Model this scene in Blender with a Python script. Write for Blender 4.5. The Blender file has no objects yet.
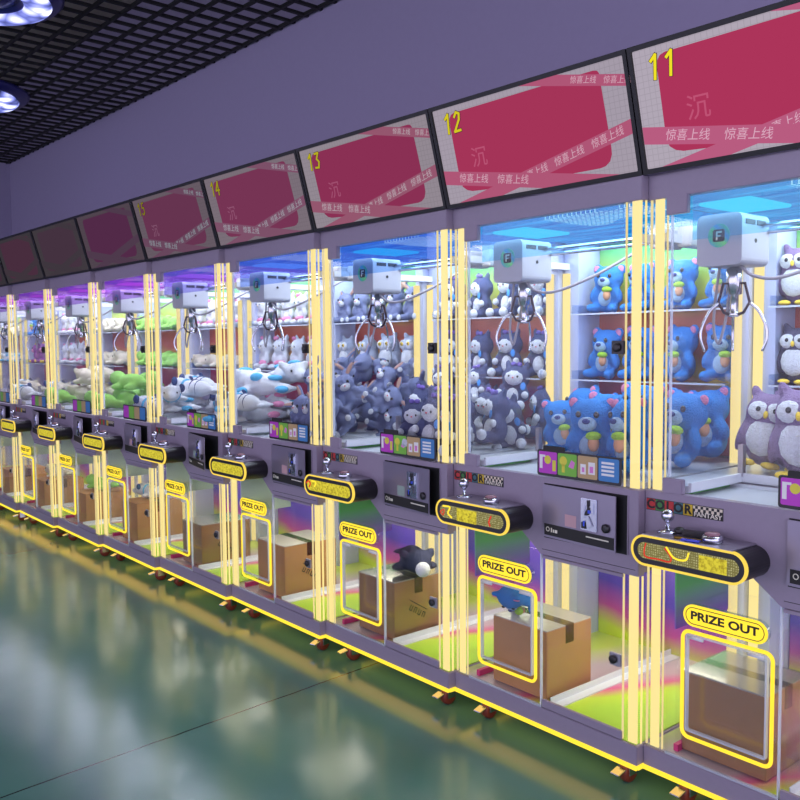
import bpy, bmesh, math, random
from mathutils import Vector, Matrix
random.seed(7)
C = bpy.context.scene.collection
PI = math.pi
W = .8; ROT = math.radians(2.2); X0 = -1.4018
DEP = .78

# ------------------------------------------------------------------ helpers
def lin(c):
    return tuple(((v/255)/12.92 if v/255 <= .04045 else ((v/255+.055)/1.055)**2.4) for v in c)

MATS = {}
def nt(name):
    m = bpy.data.materials.new(name); m.use_nodes = True
    t = m.node_tree; t.nodes.clear()
    return m, t
def out(t, sh):
    o = t.nodes.new('ShaderNodeOutputMaterial'); t.links.new(sh, o.inputs[0])
def pbr(name, col, rough=.5, metal=0, bump=0, bscale=40, spec=.5, var=0, emit=None, coat=0):
    if name in MATS: return MATS[name]
    m, t = nt(name); b = t.nodes.new('ShaderNodeBsdfPrincipled')
    b.inputs['Base Color'].default_value = (*lin(col), 1); b.inputs['Roughness'].default_value = rough
    b.inputs['Metallic'].default_value = metal; b.inputs['Specular IOR Level'].default_value = spec
    b.inputs['Coat Weight'].default_value = coat
    tc = t.nodes.new('ShaderNodeTexCoord')
    n = t.nodes.new('ShaderNodeTexNoise'); n.inputs['Scale'].default_value = bscale; n.inputs['Detail'].default_value = 3
    t.links.new(tc.outputs['Object'], n.inputs['Vector'])
    if var:
        hs = t.nodes.new('ShaderNodeHueSaturation'); hs.inputs['Color'].default_value = (*lin(col), 1)
        mr = t.nodes.new('ShaderNodeMapRange'); mr.inputs[3].default_value = 1-var; mr.inputs[4].default_value = 1+var
        t.links.new(n.outputs[0], mr.inputs[0]); t.links.new(mr.outputs[0], hs.inputs['Value'])
        t.links.new(hs.outputs[0], b.inputs['Base Color'])
    if bump:
        bp = t.nodes.new('ShaderNodeBump'); bp.inputs['Strength'].default_value = bump; bp.inputs['Distance'].default_value = .004
        t.links.new(n.outputs[0], bp.inputs['Height']); t.links.new(bp.outputs[0], b.inputs['Normal'])
    out(t, b.outputs[0]); MATS[name] = m
    return m
def emi(name, col, s=1.0):
    if name in MATS: return MATS[name]
    m, t = nt(name); e = t.nodes.new('ShaderNodeEmission')
    e.inputs[0].default_value = (*lin(col), 1); e.inputs[1].default_value = s
    out(t, e.outputs[0]); MATS[name] = m
    return m
def glass(name, tint=(255, 255, 255), refl=1.0, rough=.02):
    if name in MATS: return MATS[name]
    m, t = nt(name)
    tr = t.nodes.new('ShaderNodeBsdfTransparent'); tr.inputs[0].default_value = (*lin(tint), 1)
    g = t.nodes.new('ShaderNodeBsdfGlossy'); g.inputs['Roughness'].default_value = rough
    f = t.nodes.new('ShaderNodeLayerWeight'); q = N(t)
    fac = q.m('MINIMUM', q.m('MULTIPLY', q.m('ADD', .018, q.m('MULTIPLY', q.m('POWER', f.outputs['Facing'], 4.5), .6)), refl), .9)
    mx = t.nodes.new('ShaderNodeMixShader'); t.links.new(fac, mx.inputs[0])
    t.links.new(tr.outputs[0], mx.inputs[1]); t.links.new(g.outputs[0], mx.inputs[2])
    out(t, mx.outputs[0]); MATS[name] = m
    return m
class N:                                    # tiny node-maths writer
    def __init__(s, t): s.t = t
    def m(s, op, a, b=None, c=None):
        n = s.t.nodes.new('ShaderNodeMath'); n.operation = op
        for i, v in enumerate((a, b, c)):
            if v is None: continue
            if isinstance(v, (int, float)): n.inputs[i].default_value = v
            else: s.t.links.new(v, n.inputs[i])
        return n.outputs[0]
    def mix(s, f, a, b):
        n = s.t.nodes.new('ShaderNodeMix'); n.data_type = 'RGBA'
        for i, v in ((0, f), (6, a), (7, b)):
            if isinstance(v, (int, float)): n.inputs[i].default_value = v
            elif isinstance(v, tuple): n.inputs[i].default_value = (*v, 1)
            else: s.t.links.new(v, n.inputs[i])
        return n.outputs[2]
    def xyz(s, kind='Object'):
        tc = s.t.nodes.new('ShaderNodeTexCoord'); sp = s.t.nodes.new('ShaderNodeSeparateXYZ')
        s.t.links.new(tc.outputs[kind], sp.inputs[0]); s.v = tc.outputs[kind]
        return sp.outputs
    def noise(s, scale, detail=3, vec=None):
        n = s.t.nodes.new('ShaderNodeTexNoise'); n.inputs['Scale'].default_value = scale; n.inputs['Detail'].default_value = detail
        s.t.links.new(vec or s.v, n.inputs['Vector']); return n.outputs[0]
    def ramp(s, f, stops):
        r = s.t.nodes.new('ShaderNodeValToRGB'); e = r.color_ramp.elements
        while len(e) < len(stops): e.new(.5)
        for k, (p, c) in enumerate(stops): e[k].position = p; e[k].color = (*lin(c), 1)
        s.t.links.new(f, r.inputs[0]); return r.outputs[0]
def principled(name, rough=.5, spec=.5, metal=0):
    m, t = nt(name); b = t.nodes.new('ShaderNodeBsdfPrincipled'); b.inputs['Roughness'].default_value = rough
    b.inputs['Specular IOR Level'].default_value = spec; b.inputs['Metallic'].default_value = metal
    out(t, b.outputs[0]); MATS[name] = m
    return m, t, b, N(t)

# --- geometry into a bmesh
def box(bm, x0, x1, y0, y1, z0, z1, M=None, mi=0):
    vs = [bm.verts.new((x, y, z)) for x in (x0, x1) for y in (y0, y1) for z in (z0, z1)]
    if M: [setattr(v, 'co', M @ v.co) for v in vs]
    for q in ((0,1,3,2), (4,6,7,5), (0,4,5,1), (2,3,7,6), (0,2,6,4), (1,5,7,3)):
        f = bm.faces.new([vs[i] for i in q]); f.material_index = mi
def prism(bm, poly, y0, y1, mi=0):          # poly in x,z ; extruded along y
    a = [bm.verts.new((x, y0, z)) for x, z in poly]; b = [bm.verts.new((x, y1, z)) for x, z in poly]
    n = len(poly)
    fs = [bm.faces.new(a), bm.faces.new(b[::-1])]
    for i in range(n): fs.append(bm.faces.new((a[i], b[i], b[(i+1) % n], a[(i+1) % n])))
    for f in fs: f.material_index = mi
def ring_prism(bm, po, pi, y0, y1):         # frame between two loops of equal count
    n = len(po)
    L = [[bm.verts.new((x, y, z)) for x, z in p] for p in (po, pi) for y in (y0, y1)]
    o0, o1, i0, i1 = L
    for k in range(n):
        j = (k+1) % n
        bm.faces.new((o0[k], o0[j], i0[j], i0[k])); bm.faces.new((o1[k], i1[k], i1[j], o1[j]))
        bm.faces.new((o0[k], o1[k], o1[j], o0[j])); bm.faces.new((i0[k], i0[j], i1[j], i1[k]))
def rrect(x0, x1, z0, z1, r, n=6):
    p = []
    for cx, cz, a in ((x1-r, z1-r, 0), (x0+r, z1-r, 90), (x0+r, z0+r, 180), (x1-r, z0+r, 270)):
        for k in range(n+1):
            t = math.radians(a+90*k/n); p.append((cx+r*math.cos(t), cz+r*math.sin(t)))
    return p
def lathe(bm, prof, c=(0, 0, 0), seg=16, axis='z', mi=0):   # prof: (r, h)
    rings = []
    for r, h in prof:
        R = []
        for k in range(seg):
            a = 2*PI*k/seg
            p = {'z': (r*math.cos(a), r*math.sin(a), h), 'y': (r*math.cos(a), h, r*math.sin(a)), 'x': (h, r*math.cos(a), r*math.sin(a))}[axis]
            R.append(bm.verts.new((p[0]+c[0], p[1]+c[1], p[2]+c[2])))
        rings.append(R)
    fs = [bm.faces.new(rings[0]), bm.faces.new(rings[-1])]
    for a, b in zip(rings, rings[1:]):
        for k in range(seg): fs.append(bm.faces.new((a[k], a[(k+1) % seg], b[(k+1) % seg], b[k])))
    for f in fs: f.material_index = mi; f.smooth = len(f.verts) == 4
def tube(bm, pts, r, seg=8, closed=False, mi=0, flat=1.0):
    pts = [Vector(p) for p in pts]; n = len(pts); rings = []; up = None
    for i, p in enumerate(pts):
        a = pts[(i-1) % n] if closed or i else pts[0]; b = pts[(i+1) % n] if closed or i < n-1 else pts[-1]
        d = (b-a).normalized()
        if up is None: up = Vector((0, 0, 1)) if abs(d.z) < .9 else Vector((1, 0, 0))
        u = (up - d*up.dot(d)).normalized(); v = d.cross(u); up = u
        rr = r[i] if isinstance(r, (list, tuple)) else r
        rings.append([bm.verts.new(p+u*rr*math.cos(2*PI*k/seg)+v*rr*flat*math.sin(2*PI*k/seg)) for k in range(seg)])
    prs = list(zip(rings, rings[1:])) + ([(rings[-1], rings[0])] if closed else [])
    for a, b in prs:
        for k in range(seg):
            f = bm.faces.new((a[k], a[(k+1) % seg], b[(k+1) % seg], b[k])); f.smooth = True; f.material_index = mi
    if not closed:
        for R in (rings[0], rings[-1]): bm.faces.new(R).material_index = mi
def arc(pts, n=10):                          # smooth path through control points (Catmull-Rom)
    P = [Vector(p) for p in pts]; P = [P[0]*2-P[1]] + P + [P[-1]*2-P[-2]]; o = []
    for i in range(1, len(P)-2):
        for k in range(n):
            t = k/n; a, b, c, d = P[i-1:i+3]
            o.append(.5*((2*b)+(c-a)*t+(2*a-5*b+4*c-d)*t*t+(3*b-a-3*c+d)*t**3))
    return o+[P[-2]]
def ell(bm, c, r, seg=14, rot=None, mi=0, f=None):
    M = Matrix.Translation(c) @ (rot or Matrix()) @ Matrix.Diagonal((*r, 1))
    g = bmesh.ops.create_uvsphere(bm, u_segments=seg, v_segments=max(6, seg*2//3), radius=1)
    fs = set()
    for v in g['verts']:
        if f: v.co = f(v.co)
        v.co = M @ v.co; fs.update(v.link_faces)
    for q in fs: q.smooth = True; q.material_index = mi

MESH = {}
def mesh(key, fn, mats, bevel=0):
    if key in MESH: return MESH[key]
    bm = bmesh.new(); fn(bm)
    bmesh.ops.recalc_face_normals(bm, faces=bm.faces)
    if bevel:
        bmesh.ops.bevel(bm, geom=[e for e in bm.edges if len(e.link_faces) == 2 and e.calc_face_angle(0) > .5], offset=bevel, segments=2, affect='EDGES', clamp_overlap=True)
    me = bpy.data.meshes.new(key); bm.to_mesh(me); bm.free()
    for m in (mats if isinstance(mats, list) else [mats]): me.materials.append(m)
    MESH[key] = me
    return me
def islands(name, key, fn, mat, par, bevel=0):
    """the same shapes, each separate piece as a part of its own"""
    k = 0
    if key+'#0' not in MESH:
        bm = bmesh.new(); fn(bm); bmesh.ops.recalc_face_normals(bm, faces=bm.faces)
        left = set(bm.verts)
        while left:
            st = [left.pop()]; comp = set(st)
            while st:
                v = st.pop()
                for e in v.link_edges:
                    w_ = e.other_vert(v)
                    if w_ not in comp: comp.add(w_); left.discard(w_); st.append(w_)
            b2 = bmesh.new(); mp = {v: b2.verts.new(v.co) for v in comp}
            for f_ in {f_ for v in comp for f_ in v.link_faces}:
                nf = b2.faces.new([mp[v] for v in f_.verts]); nf.smooth = f_.smooth
            me = bpy.data.meshes.new(key); b2.to_mesh(me); b2.free(); me.materials.append(mat); MESH[f'{key}#{k}'] = me; k += 1
        bm.free()
    k = 0
    while f'{key}#{k}' in MESH: o = obj(name, MESH[f'{key}#{k}'], par); k += 1
    return o
def obj(name, me, parent=None, loc=None, rot=None):
    o = bpy.data.objects.new(name, me); C.objects.link(o)
    if parent: o.parent = parent
    if loc is not None: o.location = loc
    if rot is not None: o.rotation_euler = rot
    return o
def tag(o, label, cat, group=None, kind=None):
    o['label'] = label; o['category'] = cat
    if group: o['group'] = group
    if kind: o['kind'] = kind
def struct(name, fn, mat):
    o = obj(name, mesh(name, fn, mat)); o['kind'] = 'structure'; return o
def text_mesh(key, body, size, mat, ext=.0005, shear=0, offset=0, sx=1, align='CENTER'):
    if key in MESH: return MESH[key]
    cu = bpy.data.curves.new(key, 'FONT'); cu.body = body; cu.size = size; cu.extrude = ext; cu.shear = shear; cu.offset = offset
    cu.align_x = align; cu.align_y = 'CENTER'; cu.resolution_u = 3
    o = bpy.data.objects.new(key, cu); C.objects.link(o)
    dg = bpy.context.evaluated_depsgraph_get(); me = bpy.data.meshes.new_from_object(o.evaluated_get(dg))
    bpy.data.objects.remove(o); bpy.data.curves.remove(cu)
    me.transform(Matrix.Diagonal((sx, 1, 1, 1))); me.transform(Matrix.Rotation(PI/2, 4, 'X'))   # now in x,z facing -y
    me.materials.clear(); me.materials.append(mat); MESH[key] = me
    return me

# ------------------------------------------------------------------ materials
paint = pbr('machine_paint', (148, 136, 154), .38, 0, .04, 60, .5, .05)
paint2 = pbr('column_paint', (175, 186, 218), .4, 0)
black = pbr('black_plastic', (28, 26, 30), .35)
dark = pbr('dark_recess', (10, 10, 13), .6)
chrome = pbr('chrome', (205, 208, 220), .18, 1)
steel = pbr('brushed_steel', (175, 170, 182), .32, .9, .05, 80)
whitep = pbr('white_plastic', (218, 222, 230), .35)
card = pbr('cardboard', (176, 128, 84), .75, 0, .1, 30, .3, .08)
cardtop = pbr('cardboard_wrap', (196, 190, 182), .18, 0, .6, 25, .8, .1)
redwheel = pbr('caster_red', (110, 44, 36), .4)
led = emi('led_warm', (255, 232, 152), 1.05)
led_thin = emi('led_edge', (255, 232, 165), .85)
ledy = emi('led_yellow', (255, 222, 62), 1.25)
ledo = emi('led_console', (255, 218, 90), 1.05)
gl = glass('clear_acrylic')
gl2 = glass('acrylic_edge', (232, 240, 250), 2.2, .08)
def hazy(name, col, a):
    m, t = nt(name); tr = t.nodes.new('ShaderNodeBsdfTransparent'); d = t.nodes.new('ShaderNodeBsdfPrincipled')
    d.inputs['Base Color'].default_value = (*lin(col), 1); d.inputs['Roughness'].default_value = .15
    mx = t.nodes.new('ShaderNodeMixShader'); mx.inputs[0].default_value = a; t.links.new(tr.outputs[0], mx.inputs[1]); t.links.new(d.outputs[0], mx.inputs[2])
    out(t, mx.outputs[0]); return m
rim = hazy('acrylic_edge_highlight', (228, 236, 250), .55)  # whitish haze puts the bright edge highlights into the colour
FILM = [glass(f'blue_film_{k}', c, 1.5, .05) for k, c in enumerate([(205, 240, 252), (205, 240, 252), (208, 230, 252), (212, 225, 252), (222, 218, 252), (235, 210, 252), (235, 210, 252), (235, 210, 252), (235, 210, 252)])]
greenp = None
tray = pbr('white_tray', (205, 210, 220), .3, .3)
pink = pbr('pink_bar', (200, 40, 110), .5)

def grad(name, stops, z0, z1, tilt=.15, rough=.35, nz=.25):
    m, t, b, n = principled(name, rough)
    x, y, z = n.xyz()
    f = n.m('DIVIDE', n.m('SUBTRACT', n.m('ADD', z, n.m('MULTIPLY', x, tilt)), z0), z1-z0)
    f = n.m('ADD', f, n.m('MULTIPLY', n.m('SUBTRACT', n.noise(2.5, 1), .5), nz))
    t.links.new(n.ramp(f, stops), b.inputs['Base Color'])
    return m
back_up = grad('back_print_upper', [(0, (60, 120, 90)), (.12, (190, 60, 100)), (.36, (190, 60, 95)), (.44, (215, 190, 80)), (.55, (200, 90, 70)), (.72, (200, 110, 80)), (.84, (190, 200, 70)), (1, (90, 180, 110))], .96, 1.79)
back_lo = grad('back_print_lower', [(0, (200, 225, 40)), (.1, (200, 225, 50)), (.26, (190, 70, 150)), (.45, (80, 60, 180)), (.7, (110, 80, 190)), (.88, (90, 190, 120)), (1, (90, 200, 110))], .16, .72)
m, t, b, n = principled('floor_print', .3); floor_pr = m
x, y, z = n.xyz(); f = n.m('ADD', n.m('MULTIPLY', n.m('ADD', n.m('MULTIPLY', x, 1.0), n.m('MULTIPLY', y, -.5)), 1.6), n.m('MULTIPLY', n.noise(3, 1), .3))
t.links.new(n.ramp(f, [(0, (190, 215, 90)), (.3, (190, 178, 186)), (.55, (196, 170, 180)), (.66, (215, 90, 140)), (.78, (195, 225, 50)), (1, (180, 225, 60))]), b.inputs['Base Color'])

greenp = grad('green_chute', [(0, (120, 80, 190)), (.25, (110, 150, 150)), (.4, (96, 190, 96)), (1, (110, 200, 100))], .54, .84, 0, .4, .1)
def ceil_mat(k):
    """lit header panel: cyan on the near machines, violet on the far ones"""
    name = f'lit_header_{k}'
    if name in MATS: return MATS[name]
    m, t = nt(name); n = N(t); x, y, z = n.xyz()
    base = [((90, 190, 235), (30, 130, 200)), ((60, 180, 240), (15, 120, 205)), ((100, 160, 240), (50, 110, 215)), ((120, 150, 240), (60, 110, 215)), ((175, 120, 235), (90, 110, 210)),
            ((200, 100, 240), (120, 80, 215)), ((205, 90, 245), (120, 70, 215)), ((210, 90, 245), (130, 70, 215)), ((210, 90, 245), (130, 70, 215))][k]
    mp = t.nodes.new('ShaderNodeMapping'); mp.inputs['Scale'].default_value = (1, 6, 1); t.links.new(n.v, mp.inputs[0])
    s = n.noise(4, 2, mp.outputs[0])
    col = n.mix(n.m('MULTIPLY', n.m('SUBTRACT', s, .35), 3.0), lin(base[1]), lin(base[0]))
    fx = n.m('SUBTRACT', n.m('FRACT', n.m('MULTIPLY', x, 55)), .5); fy = n.m('SUBTRACT', n.m('FRACT', n.m('MULTIPLY', y, 40)), .5)
    d = n.m('ADD', n.m('MULTIPLY', fx, fx), n.m('MULTIPLY', fy, fy))
    dot = n.m('MULTIPLY', n.m('LESS_THAN', d, .1), n.m('GREATER_THAN', n.noise(5, 0), .53))
    dot = n.m('MULTIPLY', dot, n.m('GREATER_THAN', x, .38))
    col = n.mix(dot, col, (1, 1, 1))
    e = t.nodes.new('ShaderNodeEmission'); e.inputs[1].default_value = 1.0
    t.links.new(col, e.inputs[0]); out(t, e.outputs[0]); MATS[name] = m
    return m

# ------------------------------------------------------------------ room
m, t, b, n = principled('floor_coating', .16, .6)
x, y, z = n.xyz()
c1 = n.mix(n.noise(1.3, 5), lin((70, 120, 106)), lin((92, 138, 124)))
c1 = n.mix(n.m('MULTIPLY', n.m('SUBTRACT', n.noise(5, 6), .45), .5), c1, lin((110, 150, 140)))
jx = n.m('ABSOLUTE', n.m('ADD', n.m('ADD', x, 2.783), n.m('ADD', n.m('MULTIPLY', y, .0385), n.m('MULTIPLY', n.m('SUBTRACT', n.noise(8, 2), .5), .012))))
c1 = n.mix(n.m('LESS_THAN', jx, .0035), c1, lin((18, 26, 26)))
t.links.new(c1, b.inputs['Base Color'])
rr = t.nodes.new('ShaderNodeMapRange'); rr.inputs[3].default_value = .08; rr.inputs[4].default_value = .24
t.links.new(n.noise(2.2, 4), rr.inputs[0]); t.links.new(rr.outputs[0], b.inputs['Roughness'])
bp = t.nodes.new('ShaderNodeBump'); bp.inputs['Strength'].default_value = .12; bp.inputs['Distance'].default_value = .008
t.links.new(n.noise(3.5, 2), bp.inputs['Height']); t.links.new(bp.outputs[0], b.inputs['Normal'])
struct('floor', lambda bm: box(bm, -9.75, 2, -6, 1, -.1, 0), m)
wallm = pbr('wall_paint', (156, 148, 178), .7, 0, .03, 30, .3, .03)
struct('wall_back', lambda bm: box(bm, -9.75, 2, .9, 1.0, 0, 4.1), wallm)
struct('wall_left', lambda bm: box(bm, -9.85, -9.65, -6, 1.0, 0, 4.1), wallm)
gridm = pbr('ceiling_grille', (9, 9, 11), .6)
def grille(bm):
    for k in range(46): yy = .87-k*.165; box(bm, -9.7, 1.9, yy-.008, yy+.008, 3.325, 3.345)
    for k in range(84): xx = -9.6+k*.137; box(bm, xx-.0105, xx+.0105, -6, .9, 3.327, 3.344)
struct('ceiling', grille, gridm)
slab = pbr('ceiling_slab', (176, 170, 150), .9)
struct('ceiling_slab', lambda bm: box(bm, -9.75, 2, -6, .9, 4.1, 4.2), slab)

# ring lamps set in the grille
ringdk = pbr('lamp_housing', (40, 42, 110), .3)
m, t = nt('lamp_crystal'); n = N(t); n.xyz()
v = t.nodes.new('ShaderNodeTexVoronoi'); v.inputs['Scale'].default_value = 9; t.links.new(n.v, v.inputs['Vector'])
e = t.nodes.new('ShaderNodeEmission'); t.links.new(n.mix(n.m('MULTIPLY', v.outputs[0], 1.6), (1, 1, 1), lin((130, 140, 235))), e.inputs[0])
t.links.new(n.m('SUBTRACT', 3.2, n.m('MULTIPLY', v.outputs[0], 3.6)), e.inputs[1]); out(t, e.outputs[0]); crystal = m
for k, (cx, cy, R, lb) in enumerate(((-5.06, -.70, .43, 'round ceiling lamp with crystal ring, the larger nearer one at the top left corner'),
                                     (-7.12, -.27, .50, 'round ceiling lamp with crystal ring, the farther one above the last screens'))):
    r = obj('ceiling_lamp', None, loc=(cx, cy, 3.27)); tag(r, lb, 'lamp', 'round crystal ceiling lamps')
    obj('housing', mesh(f'lamp_h{k}', lambda bm: lathe(bm, [(R, .05), (R, .03), (R*.93, .0), (R*.5, -.0), (R*.45, .05)], seg=48), ringdk), r)
    obj('crystal_ring', mesh(f'lamp_r{k}', lambda bm: (tube(bm, [(R*.68*math.cos(a*PI/24), R*.68*math.sin(a*PI/24), 0) for a in range(48)], R*.17, 12, True), [setattr(v, 'co', Vector((v.co.x, v.co.y, v.co.z*.3-.008))) for v in bm.verts]), crystal), r)
    obj('centre_cap', mesh(f'lamp_c{k}', lambda bm: lathe(bm, [(R*.42, .04), (R*.42, .01), (R*.3, -.005), (.01, -.01)], seg=32), ringdk), r)

UP_W, LO_W = 11.0, 3.6
steelp = pbr('coin_door_paint', (150, 142, 160), .28, .55, .05, 60)
# ------------------------------------------------------------------ claw machine
def names(i): return ['11', '12', '13', '14', '15', '16', '17', '18', '19'][i]
MLAB = ['claw machine nearest the camera, with owl plush toys, under screen 11',
        'claw machine with blue bear plush toys, under screen 12',
        'claw machine with dark grey cat plush toys, under screen 13',
        'claw machine heaped with grey rabbit plush toys, under screen 14',
        'claw machine with blue and pink spotted plush toys, under screen 15',
        'claw machine with striped white plush, the next left of the one under screen 15',
        'claw machine with light green plush toys, third machine from the left',
        'claw machine with pale cream plush toys, second machine from the left',
        'claw machine cut by the left edge of the picture', 'claw machine just past the left picture edge, its shelves seen through glass', 'last claw machine at the far end, seen only through the others']
WHERE = ['under screen 11', 'under screen 12', 'under screen 13', 'under screen 14',
         'under screen 15', 'fourth machine from left', 'third machine from left', 'second machine from left', 'machine cut by left edge', 'machine past left edge', 'last far machine']

stad = lambda x0, x1, z0, z1, r=None: rrect(x0, x1, z0, z1, r or (z1-z0)/2-1e-4, 8)
m, t = nt('console_screen'); n = N(t); x, y, z = n.xyz()
v = t.nodes.new('ShaderNodeTexVoronoi'); v.inputs['Scale'].default_value = 150; t.links.new(n.v, v.inputs['Vector'])
v.inputs['Randomness'].default_value = .25
col = n.mix(n.m('MULTIPLY', n.m('SUBTRACT', v.outputs[0], .12), 3.2), lin((225, 220, 165)), lin((138, 130, 78)))
e = t.nodes.new('ShaderNodeEmission'); t.links.new(col, e.inputs[0]); e.inputs[1].default_value = .8; out(t, e.outputs[0]); consc = m
m, t = nt('console_screen_lit'); n = N(t); x, y, z = n.xyz()
col = n.mix(n.m('MULTIPLY', n.m('SUBTRACT', n.noise(120, 3), .42), 4), lin((238, 222, 70)), lin((178, 158, 50)))
e = t.nodes.new('ShaderNodeEmission'); t.links.new(col, e.inputs[0]); e.inputs[1].default_value = .85; out(t, e.outputs[0]); consy = m

CT = [('sign_red', (190, 50, 50)), ('sign_green', (60, 130, 60)), ('sign_red', (190, 60, 45)), ('sign_teal', (60, 110, 120)), ('sign_yellow', (215, 185, 50))]
inkd = pbr('black_ink', (22, 20, 20), .5)
m, t, b, n = principled('checker_print', .5); checker = m
x, y, z = n.xyz(); ck = t.nodes.new('ShaderNodeTexChecker'); ck.inputs['Scale'].default_value = 120; t.links.new(n.v, ck.inputs['Vector'])
ck.inputs['Color1'].default_value = (*lin((225, 215, 190)), 1); ck.inputs['Color2'].default_value = (*lin((20, 18, 20)), 1); t.links.new(ck.outputs[0], b.inputs['Base Color'])
creamink = pbr('cream_ink', (230, 225, 205), .5)
badge_m, t, b, n = principled('badge_print', .3)
x, y, z = n.xyz(); t.links.new(n.ramp(n.m('FRACT', n.m('MULTIPLY', n.m('ADD', x, z), 14)), [(0, (60, 190, 150)), (.4, (110, 220, 120)), (.7, (70, 160, 210)), (1, (60, 190, 150))]), b.inputs['Base Color'])

CLAWX = [.125, .15, .16, .15, .14, .14, .15, .14, .15]
SPOT = [emi(f'header_spot_{k}', c, 1.1) for k, c in enumerate([(60, 225, 250), (40, 215, 250), (60, 190, 250), (110, 160, 250), (190, 120, 250), (215, 100, 250), (220, 100, 250), (220, 100, 250), (220, 100, 250)])]
def machine(i):
    Xr = X0 - W*(i-1)
    ax = Vector((math.cos(ROT), -math.sin(ROT), 0))
    root = obj('claw_machine', None, loc=Vector((Xr, 0, 0)) - ax*W, rot=(0, 0, -ROT))
    tag(root, MLAB[i], 'claw machine', 'claw machines standing in one row')
    P = lambda name, key, fn, mat, par=root, bevel=0: obj(name, mesh(key, fn, mat, bevel), par)
    near = i <= 4; j = min(i, 8)
    Q = lambda name, key, fn, mat, par=root: islands(name, key, fn, mat, par)
    root.scale = (.998, 1, 1)
    # --- base
    P('base', 'base', lambda bm: box(bm, 0, .8, 0, DEP, .1, .16), paint, bevel=.002)
    def glow(bm):
        box(bm, .0, .8, -.004, .006, .087, .0995); box(bm, .794, .803, .006, DEP, .087, .0995); box(bm, -.003, .006, .006, DEP, .087, .0995)
    P('underglow_strip', 'glow', glow, ledy)
    def fork(bm):
        box(bm, -.025, .025, -.025, .025, .083, .0995); box(bm, -.022, -.018, -.02, .02, .03, .085); box(bm, .018, .022, -.02, .02, .03, .085)
    for cx, cy in ((.11, .07), (.72, .07), (.11, .7), (.72, .7)):
        a = 0.5*random.random()-.2
        c = P('caster', 'fork', fork, chrome); c.location = (cx, cy, 0); c.rotation_euler = (0, 0, a)
        w = obj('wheel', mesh('wheel', lambda bm: lathe(bm, [(.01, -.016), (.027, -.016), (.033, -.011), (.034, 0), (.033, .011), (.027, .016), (.01, .016)], (0, 0, .034), 20, 'x'), redwheel), c)
        if cy < .3:
            obj('brake_pedal', mesh('pedal', lambda bm: box(bm, -.017, .017, -.058, -.02, .055, .062, Matrix.Rotation(.25, 4, 'X')), chrome, .002), c)
    # --- lower compartment
    P('floor_print', 'flo', lambda bm: box(bm, .01, .79, .01, .76, .16, .164), floor_pr)
    P('back_print', 'blo', lambda bm: box(bm, .08, .74, .755, .77, .164, .7), back_lo)
    P('divider_rail', 'rail', lambda bm: (box(bm, .435, .475, .03, .74, .164, .168), box(bm, .435, .439, .03, .74, .168, .19)), whitep)
    P('divider_panel', 'divp', lambda bm: box(bm, .428, .433, .02, .74, .165, .68), gl)
    P('pink_bracket', 'pinkb', lambda bm: (box(bm, .085, .10, .03, .3, .164, .185),), pink)
    # corner columns (four at the back, clear ones in front)
    def col(bm):
        for a, b_ in ((0, .075), (.745, .8)):
            box(bm, a+.002, b_-.002, .70, .78, .16, .7); box(bm, a+.002, b_-.002, .70, .78, .94, 1.79)
    Q('rear_column', 'colL', lambda bm: (box(bm, .002, .075, .62, DEP, .16, .7), box(bm, .002, .075, .62, DEP, .94, 1.79)), paint2)
    Q('rear_column', 'colR', lambda bm: (box(bm, .745, .798, .62, DEP, .16, .7), box(bm, .745, .798, .62, DEP, .94, 1.79)), paint2)
    for key, x0, x1, y0, y1 in (('rl', .006, .034, .605, .6195), ('rr', .745, .775, .605, .6195)):
        Q('rear_light_strip', 'rs_'+key, lambda bm: (box(bm, x0, x1, y0, y1, .17, .69), box(bm, x0, x1, y0, y1, .96, 1.66)), led)
    # front strips
    for key, x0, x1, zz in (('a', .004, .009, .72), ('b', .020, .048, .72), ('c', .0585, .0615, .72), ('d', .740, .744, .68), ('e', .763, .794, .68)):
        Q('front_light_strip', 'fs_'+key, lambda bm: (box(bm, x0, x1, .006, .012, .165, zz), box(bm, x0, x1, .006, .012, .945, 1.792)), led if key in 'be' else led_thin)
    Q('side_light_strip', 'fs_s', lambda bm: (box(bm, .7985, .8005, .018, .026, .165, .68), box(bm, .7985, .8005, .018, .026, .945, 1.792)), led)
    for s, (x0, x1) in enumerate(((.002, .058), (.762, .798))):
        Q('clear_post', f'post{s}', lambda bm: (box(bm, x0, x1, .0, .005, .161, .69), box(bm, x0, x1, .0, .005, .941, 1.79)), gl)
    # side panes
    for s, xx in enumerate((.0035, .7925)):
        Q('side_pane', f'sp{s}', lambda bm: (box(bm, xx, xx+.004, .03, .602, .164, .7), box(bm, xx, xx+.004, .03, .602, .942, 1.79)), gl)
    # prize front panel, and service door
    P('prize_panel', 'pp', lambda bm: prism(bm, [(.075, .165), (.418, .165), (.418, .69), (.31, .765), (.075, .765)], .004, .009), gl)
    Q('prize_panel_edge', 'ppe', lambda bm: (box(bm, .416, .420, .0, .010, .165, .69), box(bm, .075, .42, .0, .01, .160, .166)), rim)
    dr = P('service_door', 'sd', lambda bm: box(bm, .426, .742, .003, .008, .19, .668), gl)
    obj('door_rail', mesh('sdr', lambda bm: box(bm, .424, .743, .0, .011, .163, .189), paint, .001), dr)
    obj('door_rail', mesh('sdr2', lambda bm: box(bm, .424, .743, .0, .011, .669, .679), paint, .001), dr)
    lk = obj('lock', mesh('slk', lambda bm: box(bm, .7, .742, -.005, .003, .39, .43), steel, .002), dr)
    # hinge-less lock cylinder joined into the lock mesh colour-wise as its own sub part is too deep: keep it beside the plate
    obj('lock_cylinder', mesh('slc', lambda bm: lathe(bm, [(.013, -.006), (.013, -.012), (.008, -.014), (.002, -.014)], (.716, 0, .41), 16, 'y'), black), dr)
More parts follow.
